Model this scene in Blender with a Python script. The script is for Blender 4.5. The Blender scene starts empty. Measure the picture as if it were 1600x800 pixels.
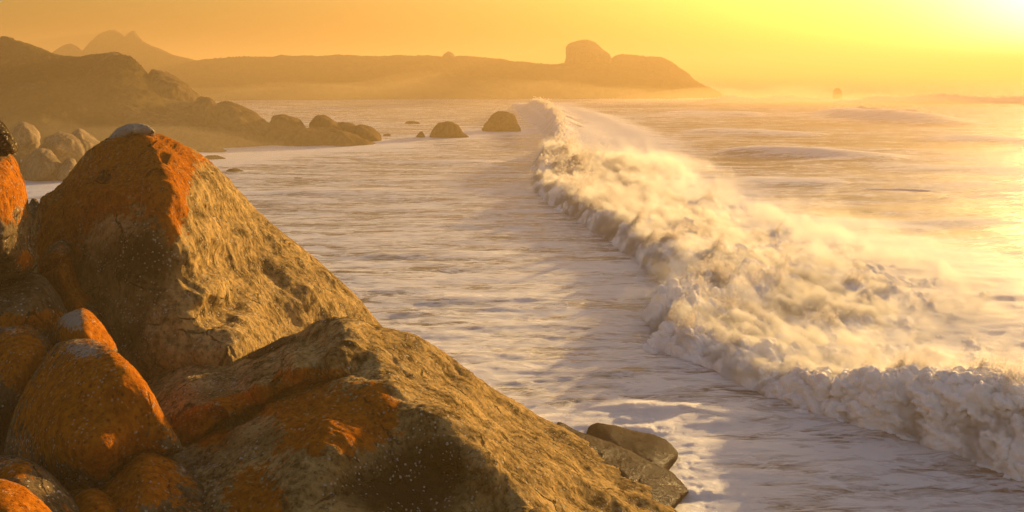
import bpy, math, random
import numpy as np
from mathutils import geometry, Vector

random.seed(7)
scene = bpy.context.scene
COL = scene.collection
PI = math.pi

# ------------------------------------------------------------------ camera
F = 1570.0            # focal length in photo pixels (1600 wide)
CH = 14.0             # eye height above the sea, metres
TH = math.atan(293.0 / F)
cd = bpy.data.cameras.new('camera')
cam = bpy.data.objects.new('camera', cd)
COL.objects.link(cam)
cam.location = (0, 0, CH)
cam.rotation_euler = (PI / 2 - TH, 0, 0)
cd.sensor_width = 36
cd.lens = 36 * F / 1600
cd.clip_end = 60000
cd.clip_start = 0.1
scene.camera = cam

SUN_AZ, SUN_EL = 33.5, 8.0


def slope(v):
    t = (400.0 - v) / F
    return (t * math.cos(TH) - math.sin(TH)) / (math.cos(TH) + t * math.sin(TH))


def W(u, v, Y):
    """direction (u,v) at forward distance Y -> world xyz (arrays allowed)"""
    u = np.asarray(u, float); v = np.asarray(v, float); Y = np.asarray(Y, float)
    t = (400.0 - v) / F
    dy = np.cos(TH) + t * np.sin(TH)
    dz = t * np.cos(TH) - np.sin(TH)
    dx = (u - 800.0) / F
    return np.stack([dx / dy * Y, Y, CH + dz / dy * Y], -1)


def SEA(v, z=0.0):
    """forward distance at which the line of sight v meets height z"""
    return (z - CH) / slope(v)


# ------------------------------------------------------------------ numpy noise
_rng = np.random.default_rng(3)
_perm = _rng.permutation(512).astype(np.int64)
_grad = _rng.normal(size=(512, 3)); _grad /= np.linalg.norm(_grad, axis=1)[:, None]


def perlin(p):
    p = np.asarray(p, float)
    i = np.floor(p).astype(np.int64); f = p - i
    w = f * f * f * (f * (f * 6 - 15) + 10)
    out = 0
    for dx in (0, 1):
        hx = _perm[(i[:, 0] + dx) & 511]
        wx = w[:, 0] if dx else 1 - w[:, 0]
        for dy in (0, 1):
            hy = _perm[(hx + i[:, 1] + dy) & 511]
            wy = w[:, 1] if dy else 1 - w[:, 1]
            for dz in (0, 1):
                h = _perm[(hy + i[:, 2] + dz) & 511]
                wz = w[:, 2] if dz else 1 - w[:, 2]
                g = _grad[h]
                d = g[:, 0] * (f[:, 0] - dx) + g[:, 1] * (f[:, 1] - dy) + g[:, 2] * (f[:, 2] - dz)
                out = out + d * wx * wy * wz
    return out * 1.6


def fbm(p, octs=4, gain=0.5, lac=2.03, billow=False):
    a, s, out = 1.0, 1.0, 0
    for k in range(octs):
        n = perlin(p * s + 17.3 * k)
        if billow:
            n = np.abs(n) * 2 - 0.5
        out = out + a * n
        a *= gain; s *= lac
    return out


def sstep(a, b, x):
    t = np.clip((x - a) / (b - a), 0, 1)
    return t * t * (3 - 2 * t)


# ------------------------------------------------------------------ objects
def mesh_np(name, V, T, mat, attrs=None, smooth=True, origin=None):
    V = np.asarray(V, float); T = np.asarray(T, np.int32)
    if origin is None:
        origin = np.array([V[:, 0].mean(), V[:, 1].mean(), V[:, 2].min()])
    me = bpy.data.meshes.new(name)
    k = T.shape[1]
    me.vertices.add(len(V)); me.loops.add(T.size); me.polygons.add(len(T))
    me.vertices.foreach_set('co', (V - origin).astype(np.float32).ravel())
    me.loops.foreach_set('vertex_index', T.ravel())
    me.polygons.foreach_set('loop_start', np.arange(0, T.size, k, dtype=np.int32))
    me.polygons.foreach_set('loop_total', np.full(len(T), k, np.int32))
    me.polygons.foreach_set('use_smooth', np.full(len(T), smooth, bool))
    me.update(); me.validate()
    for an, av in (attrs or {}).items():
        a = me.attributes.new(an, 'FLOAT', 'POINT')
        a.data.foreach_set('value', np.asarray(av, np.float32))
    me.materials.append(mat)
    ob = bpy.data.objects.new(name, me)
    ob.location = origin
    COL.objects.link(ob)
    return ob


def tag(o, label=None, cat=None, group=None, kind=None):
    if label: o['label'] = label
    if cat: o['category'] = cat
    if group: o['group'] = group
    if kind: o['kind'] = kind
    return o


def vnormals(V, T):
    n = np.zeros_like(V)
    fn = np.cross(V[T[:, 1]] - V[T[:, 0]], V[T[:, 2]] - V[T[:, 0]])
    for k in range(3):
        np.add.at(n, T[:, k], fn)
    n /= np.maximum(np.linalg.norm(n, axis=1), 1e-12)[:, None]
    return n


def resample(P, g):
    """closed Catmull-Rom through P (n,3), resampled every g pixels (in u,v)"""
    P = np.asarray(P, float); n = len(P); out = []
    for i in range(n):
        a, b, c, d = P[(i - 1) % n], P[i], P[(i + 1) % n], P[(i + 2) % n]
        L = np.linalg.norm(c[:2] - b[:2]); m = max(1, int(round(L / g)))
        for t in np.arange(m) / m:
            q = 0.5 * ((2 * b) + (-a + c) * t + (2 * a - 5 * b + 4 * c - d) * t * t + (-a + 3 * b - 3 * c + d) * t ** 3)
            lin = b + (c - b) * t
            q = 0.6 * q + 0.4 * lin
            out.append(q)
    return np.array(out)


def seg_dist(P, Q, closed=True):
    A = Q; B = np.roll(Q, -1, 0)
    if not closed:
        A, B = Q[:-1], Q[1:]
    AB = B - A; L2 = np.maximum((AB ** 2).sum(1), 1e-9)
    best = np.full(len(P), 1e9)
    for s in range(0, len(P), 4000):
        p = P[s:s + 4000]
        t = np.clip(((p[:, None] - A[None]) * AB[None]).sum(2) / L2, 0, 1)
        d = np.linalg.norm(p[:, None] - (A[None] + t[..., None] * AB[None]), axis=2)
        best[s:s + 4000] = d.min(1)
    return best


def inside(P, Q):
    x, y = P[:, 0], P[:, 1]; c = np.zeros(len(P), bool)
    for i in range(len(Q)):
        x0, y0 = Q[i]; x1, y1 = Q[(i + 1) % len(Q)]
        if y0 == y1: continue
        hit = ((y0 > y) != (y1 > y)) & (x < (x1 - x0) * (y - y0) / (y1 - y0) + x0)
        c ^= hit
    return c


def tps(C, val, P):
    C = np.asarray(C, float) / 100.0; P = P / 100.0
    def K(r2): return 0.5 * r2 * np.log(r2 + 1e-6)
    n = len(C)
    r2 = ((C[:, None] - C[None]) ** 2).sum(2)
    A = np.zeros((n + 3, n + 3)); A[:n, :n] = K(r2) + np.eye(n) * 0.004
    A[:n, n] = 1; A[:n, n + 1:] = C; A[n, :n] = 1; A[n + 1:, :n] = C.T
    w = np.linalg.solve(A, np.concatenate([val, np.zeros(3)]))
    out = np.empty(len(P))
    for s in range(0, len(P), 5000):
        p = P[s:s + 5000]
        out[s:s + 5000] = K(((p[:, None] - C[None]) ** 2).sum(2)) @ w[:n] + w[n] + p @ w[n + 1:]
    return out


def blobs(uv, L):
    out = np.zeros(len(uv))
    for (u, v, ru, rv, s) in L:
        e = ((uv[:, 0] - u) / ru) ** 2 + ((uv[:, 1] - v) / rv) ** 2
        out = out + s * np.exp(-e)
    return out


def rock(name, outline, inner=(), mat=None, g=4.0, rnd=14, bulge=0.6, thick=4.0, rough=(0.12, 1.6), fine=(0.03, 0.3),
         run=None, facets=0, orange=(), pale=(), dark=(), groove=(), seed=0, edge_noise=1.0, grooves_w=4.0):
    """closed boulder: outline and inner points give (u, v, forward distance); the back is a full rounded body"""
    O = resample(np.array(outline, float), g)
    rs = np.random.default_rng(seed + 11)
    if edge_noise:
        nn = fbm(np.c_[O[:, 0] / 22 + seed, O[:, 1] / 22, np.full(len(O), seed * 1.7)], 4, 0.6)
        ctr = O[:, :2].mean(0); rad = O[:, :2] - ctr; rad /= np.linalg.norm(rad, axis=1)[:, None]
        O[:, :2] += rad * (nn * edge_noise)[:, None]
    u0, v0 = O[:, :2].min(0); u1, v1 = O[:, :2].max(0)
    gu, gv = np.meshgrid(np.arange(u0, u1, g), np.arange(v0, v1, g * 0.87))
    gu[1::2] += g / 2
    G = np.c_[gu.ravel(), gv.ravel()] + rs.uniform(-0.22, 0.22, (gu.size, 2)) * g
    G = G[inside(G, O[:, :2])]
    s = seg_dist(G, O[:, :2])
    G = G[s > 0.6 * g]; s = s[s > 0.6 * g]
    nb = len(O)
    allp = np.r_[O[:, :2], G]
    res = geometry.delaunay_2d_cdt([Vector(p) for p in allp], [(i, (i + 1) % nb) for i in range(nb)], [], 1, 1e-4)
    vs, fs, orig = res[0], res[2], res[3]
    uv = np.array([tuple(p) for p in vs]); T = np.array([f for f in fs if len(f) == 3], np.int64)
    sd = seg_dist(uv, O[:, :2])
    isb = sd < 0.05
    a = uv[T[:, 0]]; b = uv[T[:, 1]]; c = uv[T[:, 2]]
    area = (b[:, 0] - a[:, 0]) * (c[:, 1] - a[:, 1]) - (b[:, 1] - a[:, 1]) * (c[:, 0] - a[:, 0])
    T[area > 0] = T[area > 0][:, ::-1]
    T = T[np.abs(area) > 1e-3]
    step = max(1, nb // 40)
    Cp = [tuple(q[:2]) for q in outline] + [q[:2] for q in inner]
    Cv = [q[2] for q in outline] + [q[2] for q in inner]
    Yr = tps(Cp, np.array(Cv, float), uv)
    t = np.clip(sd / rnd, 0, 1); prof = np.sqrt(1 - (1 - t) ** 2)
    Yf = Yr + bulge * (1 - prof)
    for ln in groove:
        dd = seg_dist(uv, np.array([q[:2] for q in ln], float), closed=False)
        wdt = grooves_w * (1 + 0.4 * perlin(np.c_[uv / 30, np.full(len(uv), 3.3)]))
        Yf = Yf + ln[0][2] * np.exp(-(dd / wdt) ** 2)
    smax = sd.max()
    tb = np.clip(sd / (0.7 * smax), 0, 1)
    Yb = np.maximum(Yr + bulge, Yf) + thick * np.sqrt(1 - (1 - tb) ** 2)
    Vf = W(uv[:, 0], uv[:, 1], Yf)
    bid = np.full(len(uv), -1); nbk = np.where(~isb)[0]
    bid[nbk] = len(uv) + np.arange(len(nbk)); bid[isb] = np.where(isb)[0]
    # the back of the body stays inside the front outline seen from anywhere near: same directions, farther
    Vb = W(uv[nbk, 0], uv[nbk, 1], Yb[nbk])
    V = np.r_[Vf, Vb]
    Tb = bid[T][:, ::-1]
    TT = np.r_[T, Tb]
    N = vnormals(V, TT)
    cen = V.mean(0)
    # orient outwards
    if ((V[:len(uv)] - cen) * N[:len(uv)]).sum(1).mean() < 0:
        TT = TT[:, ::-1]; N = -N
    amp, lam = rough
    if facets:
        # joints split granite along flat planes: shave the body by a few of them
        ext = V.max(0) - V.min(0)
        for k in range(facets):
            nrm = rs.normal(size=3) * np.array([1, 0.8, 0.7]); nrm[2] = abs(nrm[2]) + 0.1; nrm /= np.linalg.norm(nrm)
            q = (V - cen) @ nrm; r = np.quantile(q, rs.uniform(0.90, 0.985))
            V = V - nrm * (np.maximum(q - r, 0) * 0.75)[:, None]
        N = vnormals(V, TT)
        if ((V[:len(uv)] - cen) * N[:len(uv)]).sum(1).mean() < 0: N = -N
    D = amp * fbm(V / lam + seed * 3.1, 4, 0.5)
    fa, fl = fine
    if run is not None:
        dr = np.array(run[:3], float); dr /= np.linalg.norm(dr); k = run[3]
        q = V - (V @ dr)[:, None] * dr[None] * (1 - 1 / k)
        D = D + fa * fbm(q / fl + seed, 3, 0.55)
        D = D + run[4] * fbm(q / 1.2 + seed, 4, 0.55)
    else:
        D = D + fa * fbm(V / fl + seed, 5, 0.62)
    V = V + N * (D * (0.3 + 0.7 * sstep(0, 2.5 * g, np.r_[sd, sd[nbk]])))[:, None]
    uvall = np.r_[uv, uv[nbk]]
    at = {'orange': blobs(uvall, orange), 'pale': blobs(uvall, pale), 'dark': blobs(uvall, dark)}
    return mesh_np(name, V, TT, mat, at)


# ------------------------------------------------------------------ materials
def nodes(name):
    m = bpy.data.materials.new(name); m.use_nodes = True
    nt = m.node_tree; nt.nodes.clear()
    return m, nt


class NT:
    def __init__(s, nt): s.nt = nt
    def n(s, typ, **kw):
        x = s.nt.nodes.new(typ)
        for k, v in kw.items():
            if k in x.inputs.keys() if isinstance(k, str) else False:
                x.inputs[k].default_value = v
            else:
                setattr(x, k, v)
        return x
    def l(s, a, b): s.nt.links.new(a, b)
    def noise(s, vec, scale, detail=6, rough=0.55, dist=0.0):
        x = s.nt.nodes.new('ShaderNodeTexNoise')
        x.inputs['Scale'].default_value = scale; x.inputs['Detail'].default_value = detail
        x.inputs['Roughness'].default_value = rough; x.inputs['Distortion'].default_value = dist
        if vec is not None: s.l(vec, x.inputs['Vector'])
        return x.outputs['Fac']
    def math(s, op, a, b=None, c=None, clamp=False):
        x = s.nt.nodes.new('ShaderNodeMath'); x.operation = op; x.use_clamp = clamp
        for i, q in enumerate((a, b, c)):
            if q is None: continue
            if isinstance(q, (int, float)): x.inputs[i].default_value = q
            else: s.l(q, x.inputs[i])
        return x.outputs[0]
    def remap(s, v, a, b, c=0.0, d=1.0):
        x = s.nt.nodes.new('ShaderNodeMapRange'); x.interpolation_type = 'SMOOTHSTEP'
        x.inputs[1].default_value = a; x.inputs[2].default_value = b
        x.inputs[3].default_value = c; x.inputs[4].default_value = d
        s.l(v, x.inputs[0]); return x.outputs[0]
    def mix(s, f, a, b):
        x = s.nt.nodes.new('ShaderNodeMix'); x.data_type = 'RGBA'
        if isinstance(f, (int, float)): x.inputs[0].default_value = f
        else: s.l(f, x.inputs[0])
        for i, q in ((6, a), (7, b)):
            if isinstance(q, tuple): x.inputs[i].default_value = (*q, 1)
            else: s.l(q, x.inputs[i])
        return x.outputs[2]
    def attr(s, name):
        x = s.nt.nodes.new('ShaderNodeAttribute'); x.attribute_name = name
        return x.outputs['Fac']
    def mapping(s, vec, scale=(1, 1, 1), rot=(0, 0, 0)):
        x = s.nt.nodes.new('ShaderNodeMapping')
        x.inputs['Scale'].default_value = scale; x.inputs['Rotation'].default_value = rot
        s.l(vec, x.inputs['Vector']); return x.outputs[0]
    def bump(s, h, strength, dist, nrm=None):
        x = s.nt.nodes.new('ShaderNodeBump'); x.inputs['Strength'].default_value = strength
        x.inputs['Distance'].default_value = dist; s.l(h, x.inputs['Height'])
        if nrm is not None: s.l(nrm, x.inputs['Normal'])
        return x.outputs[0]


def rock_mat(name, c_dark, c_light, wet=0.0, run_rot=(0, 0, 0), scale=1.0, lichen=True, bump_d=0.06, rough=0.85):
    m, nt = nodes(name); t = NT(nt)
    co = t.n('ShaderNodeTexCoord').outputs['Object']
    st = t.mapping(co, (1.0, 1.0, 0.6), run_rot)
    n1 = t.noise(co, 0.9 * scale, 8, 0.6)
    n2 = t.noise(st, 5 * scale, 8, 0.65)
    n3 = t.noise(co, 19 * scale, 7, 0.75)
    f = t.math('ADD', t.math('MULTIPLY', n1, 0.45), t.math('MULTIPLY', n2, 0.55))
    col = t.mix(t.remap(f, 0.36, 0.64), c_dark, c_light)
    col = t.mix(t.math('MULTIPLY', t.remap(n3, 0.5, 0.75), 0.5), col, tuple(x * 0.45 for x in c_dark))
    h = t.math('ADD', t.math('MULTIPLY', n2, 0.6), t.math('MULTIPLY', n3, 0.8))
    if lichen:
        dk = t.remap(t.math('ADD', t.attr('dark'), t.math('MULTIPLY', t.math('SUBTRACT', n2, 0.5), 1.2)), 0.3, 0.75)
        col = t.mix(dk, col, (0.035, 0.026, 0.012))  # dark lichen stains, also shade painted into the rock colour
        nn = t.noise(co, 2.6 * scale, 14, 0.78, 0.3)
        o = t.math('ADD', t.attr('orange'), t.math('MULTIPLY', t.math('SUBTRACT', nn, 0.5), 2.6))
        of = t.remap(o, 0.44, 0.56)
        oc = t.mix(t.remap(n2, 0.35, 0.65), (0.28, 0.080, 0.005), (0.46, 0.155, 0.010))
        oc = t.mix(t.math('MULTIPLY', t.remap(n3, 0.5, 0.72), 0.6), oc, (0.10, 0.040, 0.008))
        col = t.mix(of, col, oc)
        pp = t.noise(co, 9 * scale, 10, 0.75)
        p = t.math('ADD', t.attr('pale'), t.math('MULTIPLY', t.math('SUBTRACT', pp, 0.5), 2.4))
        pf = t.remap(p, 0.5, 0.72)
        col = t.mix(pf, col, t.mix(n2, (0.24, 0.21, 0.16), (0.42, 0.38, 0.30)))
        vo = t.n('ShaderNodeTexVoronoi'); vo.inputs['Scale'].default_value = 7.0 * scale; t.l(st, vo.inputs['Vector'])
        pit = t.remap(t.math('ADD', vo.outputs['Distance'], t.math('MULTIPLY', t.math('SUBTRACT', n3, 0.5), 0.6)), 0.12, 0.30, 1.0, 0.0)
        col = t.mix(t.math('MULTIPLY', pit, 0.45), col, tuple(x * 0.4 for x in c_dark))
        h = t.math('SUBTRACT', h, t.math('MULTIPLY', pit, 0.35))
        # joints: thin irregular cracks
        wv = t.n('ShaderNodeVectorMath'); wv.operation = 'SCALE'; wv.inputs['Scale'].default_value = 0.9
        nz_ = t.n('ShaderNodeTexNoise'); nz_.inputs['Scale'].default_value = 0.8 * scale; nz_.inputs['Detail'].default_value = 6
        t.l(co, nz_.inputs['Vector']); t.l(nz_.outputs['Color'], wv.inputs[0])
        av = t.n('ShaderNodeVectorMath'); av.operation = 'ADD'; t.l(co, av.inputs[0]); t.l(wv.outputs[0], av.inputs[1])
        vc = t.n('ShaderNodeTexVoronoi'); vc.feature = 'DISTANCE_TO_EDGE'; vc.inputs['Scale'].default_value = 0.33 * scale
        t.l(av.outputs[0], vc.inputs['Vector'])
        crk = t.remap(vc.outputs['Distance'], 0.004, 0.014, 1.0, 0.0)
        crk = t.math('MULTIPLY', crk, t.remap(n1, 0.51, 0.60))
        col = t.mix(t.math('MULTIPLY', crk, 0.8), col, (0.015, 0.010, 0.006))
        h = t.math('SUBTRACT', h, t.math('MULTIPLY', crk, 1.2))
        # small crusty spots of pale lichen
        for sc, thr, ncut in ((5.2, 0.20, 0.46), (9.5, 0.27, 0.42)):
            vo = t.n('ShaderNodeTexVoronoi'); vo.inputs['Scale'].default_value = sc * scale
            dist = t.math('ADD', t.math('MULTIPLY', t.math('SUBTRACT', n3, 0.5), 0.5), 0.0)
            t.l(co, vo.inputs['Vector'])
            near = t.math('LESS_THAN', t.math('ADD', vo.outputs['Distance'], dist), thr)
            sep = t.n('ShaderNodeSeparateColor'); t.l(vo.outputs['Color'], sep.inputs[0])
            keep = t.math('LESS_THAN', sep.outputs[0], 0.55)
            area = t.remap(t.noise(co, 1.7 * scale, 6, 0.65), ncut + 0.01, ncut + 0.12)
            sf = t.math('MULTIPLY', t.math('MULTIPLY', near, keep), area)
            col = t.mix(t.math('MULTIPLY', sf, t.math('SUBTRACT', 0.9, t.math('MULTIPLY', of, 0.45))), col, (0.50, 0.45, 0.35))
            h = t.math('ADD', h, t.math('MULTIPLY', sf, 0.12))
    b = t.n('ShaderNodeBsdfPrincipled')
    t.l(col, b.inputs['Base Color'])
    b.inputs['Roughness'].default_value = rough
    b.inputs['Specular IOR Level'].default_value = 0.0
    t.l(t.bump(h, 0.9, bump_d), b.inputs['Normal'])
    if wet:
        g_ = t.n('ShaderNodeBsdfGlossy'); g_.inputs['Roughness'].default_value = 0.28
        t.l(t.bump(h, 0.9, bump_d), g_.inputs['Normal'])
        ms = t.n('ShaderNodeMixShader'); ms.inputs[0].default_value = wet
        t.l(b.outputs[0], ms.inputs[1]); t.l(g_.outputs[0], ms.inputs[2])
    out = t.n('ShaderNodeOutputMaterial'); t.l((ms if wet else b).outputs[0], out.inputs[0])
    return m


M_rock = rock_mat('lichen_granite', (0.045, 0.031, 0.015), (0.24, 0.168, 0.082))
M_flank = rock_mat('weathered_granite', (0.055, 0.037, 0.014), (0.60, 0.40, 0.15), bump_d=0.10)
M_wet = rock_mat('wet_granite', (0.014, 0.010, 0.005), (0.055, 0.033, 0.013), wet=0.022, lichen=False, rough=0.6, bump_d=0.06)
M_far = rock_mat('far_granite', (0.05, 0.034, 0.016), (0.20, 0.14, 0.07), scale=0.25, lichen=False, bump_d=0.4)
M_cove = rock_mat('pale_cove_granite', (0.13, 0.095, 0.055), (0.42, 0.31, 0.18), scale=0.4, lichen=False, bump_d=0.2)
M_scrub = rock_mat('coastal_scrub', (0.025, 0.022, 0.008), (0.11, 0.08, 0.03), scale=0.2, lichen=False, bump_d=0.8)


def foam_mat():
    m, nt = nodes('sea_foam'); t = NT(nt)
    co = t.n('ShaderNodeTexCoord').outputs['Object']
    n = t.noise(co, 2.2, 8, 0.65); n2 = t.noise(co, 0.5, 5, 0.6)
    f = t.remap(t.math('ADD', t.math('MULTIPLY', n2, 0.6), t.math('MULTIPLY', n, 0.4)), 0.35, 0.62)
    col = t.mix(f, (0.78, 0.73, 0.69), (0.92, 0.90, 0.88))
    wet = t.math('SUBTRACT', 1.0, t.attr('foam'))
    wf = t.remap(t.math('ADD', wet, t.math('MULTIPLY', t.math('SUBTRACT', n, 0.5), 1.2)), 0.35, 0.85)
    col = t.mix(wf, col, (0.52, 0.44, 0.35))
    b = t.n('ShaderNodeBsdfPrincipled'); t.l(col, b.inputs['Base Color'])
    t.l(t.remap(wf, 0, 1, 0.8, 0.3), b.inputs['Roughness'])
    b.inputs['Subsurface Weight'].default_value = 0.7
    b.inputs['Specular IOR Level'].default_value = 0.1
    b.inputs['Subsurface Radius'].default_value = (0.5, 0.42, 0.34)
    b.inputs['Subsurface Scale'].default_value = 0.22
    t.l(t.bump(t.math('ADD', n, t.noise(co, 9, 5, 0.7)), 0.5, 0.10), b.inputs['Normal'])
    out = t.n('ShaderNodeOutputMaterial'); t.l(b.outputs[0], out.inputs[0])
    return m


def spray_mat():
    m, nt = nodes('sea_spray'); t = NT(nt)
    b = t.n('ShaderNodeBsdfDiffuse'); b.inputs[0].default_value = (0.85, 0.82, 0.78, 1)
    tr = t.n('ShaderNodeBsdfTranslucent'); tr.inputs[0].default_value = (0.9, 0.86, 0.8, 1)
    mx = t.n('ShaderNodeMixShader'); mx.inputs[0].default_value = 0.85
    t.l(b.outputs[0], mx.inputs[1]); t.l(tr.outputs[0], mx.inputs[2])
    out = t.n('ShaderNodeOutputMaterial'); t.l(mx.outputs[0], out.inputs[0])
    return m


def water_mat():
    m, nt = nodes('sea_water'); t = NT(nt)
    geo = t.n('ShaderNodeNewGeometry').outputs['Position']
    st = t.mapping(geo, (0.25, 1.0, 1.0), (0, 0, 0.12))
    s4 = t.mapping(geo, (0.32, 1.0, 1.0), (0, 0, -0.1))
    s1 = t.noise(st, 0.35, 9, 0.68, 0.5)
    s2 = t.noise(s4, 1.5, 9, 0.72, 0.7)
    s3 = t.noise(s4, 4.5, 6, 0.7)
    lace = t.math('ABSOLUTE', t.math('SUBTRACT', t.noise(s4, 0.8, 7, 0.62, 1.2), 0.5))
    lace = t.remap(lace, 0.0, 0.07, 1.0, 0.0)
    fo = t.attr('foam')
    f = t.math('ADD', fo, t.math('MULTIPLY', t.math('SUBTRACT', t.math('ADD', t.math('MULTIPLY', s1, 0.55), t.math('MULTIPLY', s2, 0.45)), 0.5), 2.8))
    f = t.math('ADD', f, t.math('MULTIPLY', lace, 0.22))
    ff = t.remap(f, 0.22, 0.8)
    col = t.mix(ff, (0.07, 0.063, 0.060), (0.80, 0.79, 0.80))
    b = t.n('ShaderNodeBsdfPrincipled'); t.l(col, b.inputs['Base Color'])
    t.l(t.math('ADD', t.remap(ff, 0, 1, 0.18, 0.45), t.math('MULTIPLY', t.attr('seaward'), 0.15)), b.inputs['Roughness'])
    b.inputs['IOR'].default_value = 1.33
    b.inputs['Subsurface Weight'].default_value = 0.9
    b.inputs['Subsurface Radius'].default_value = (1.6, 1.35, 1.15)
    b.inputs['Subsurface Scale'].default_value = 0.4
    t.l(t.remap(t.attr('seaward'), 0, 1, 0.5, 0.02), b.inputs['Specular IOR Level'])
    h = t.math('ADD', t.math('MULTIPLY', s2, 0.8), t.math('MULTIPLY', s3, 0.3))
    h = t.math('ADD', h, t.math('MULTIPLY', lace, 0.05))
    t.l(t.bump(h, 0.9, 0.4), b.inputs['Normal'])
    out = t.n('ShaderNodeOutputMaterial'); t.l(b.outputs[0], out.inputs[0])
    return m


M_foam, M_spray, M_water = foam_mat(), spray_mat(), water_mat()
exec_sections = True

# ------------------------------------------------------------------ sea
FOOT = np.array([(0, 420), (0.5, 312), (4, 200), (4, 160), (2.6, 140), (1.8, 122), (4.5, 103), (7, 84), (8.2, 72), (9.5, 63), (7.2, 55),
                 (6.8, 48), (9.6, 42.5), (12.7, 38), (17.5, 32), (23, 27), (32, 20)], float)[::-1]
CRH = np.array([(20, 2.3), (32, 2.2), (38, 1.9), (45, 1.5), (55, 1.8), (66, 2.2), (85, 1.5), (105, 1.6), (125, 1.3), (146, 2.6), (170, 2.2), (230, 3.8), (300, 4.8), (360, 3.6), (420, 1)], float)


def foot_x(Y):
    Y = np.asarray(Y, float)
    return np.interp(Y, FOOT[:, 1], FOOT[:, 0]) + 0.012 * Y * perlin(np.c_[Y.ravel() / (2 + Y.ravel() * 0.06), np.zeros(Y.size), np.zeros(Y.size)]).reshape(Y.shape)


def breaker_h(x, y):
    """smooth height of the breaking wave above the sea"""
    d = x - foot_x(y); H = np.interp(y, CRH[:, 0], CRH[:, 1]); sc = H / 2.4
    H = H * (1 + 0.5 * perlin(np.c_[x / 7, y / (6 + 0.05 * y), np.full(len(x), 5.5)]))
    up = sstep(0, 2.6, d / sc)
    dn = 0.22 + 0.78 * np.exp(-(np.maximum(d / sc - 3.8, 0) / 6.5) ** 1.3)
    return H * up * dn * (1 - sstep(20, 32, d)), d


def swell(x, y, spacing=None):
    """open water relief; octaves finer than the local mesh are dropped"""
    n = len(x); z = np.zeros(n)
    sp = np.zeros(n) if spacing is None else spacing
    far = sstep(0, 60, x - foot_x(y))          # seaward side is rougher
    for lam, ax, am, sd in ((38, 3.0, 0.5, 1), (15, 2.6, 0.28, 2), (6.0, 2.9, 0.16, 3), (2.6, 2.8, 0.11, 4), (1.1, 2.4, 0.085, 5), (0.5, 2.0, 0.05, 6)):
        k = 1 - sstep(0.25, 0.6, sp / lam)
        if k.max() <= 0: continue
        q = np.c_[(x * 0.985 + y * 0.17) / (lam * ax), (y - 0.12 * x) / lam, np.full(n, sd * 7.7)]
        nz = perlin(q)
        nz = nz + 0.35 * (1 - 2 * np.abs(perlin(q * 1.3 + 4.4)))      # a little sharp along the crests
        z += am * k * nz * ((0.8 if lam < 8 else 0.4) + (0.5 if lam < 8 else 0.8) * far)
    return z


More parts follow.
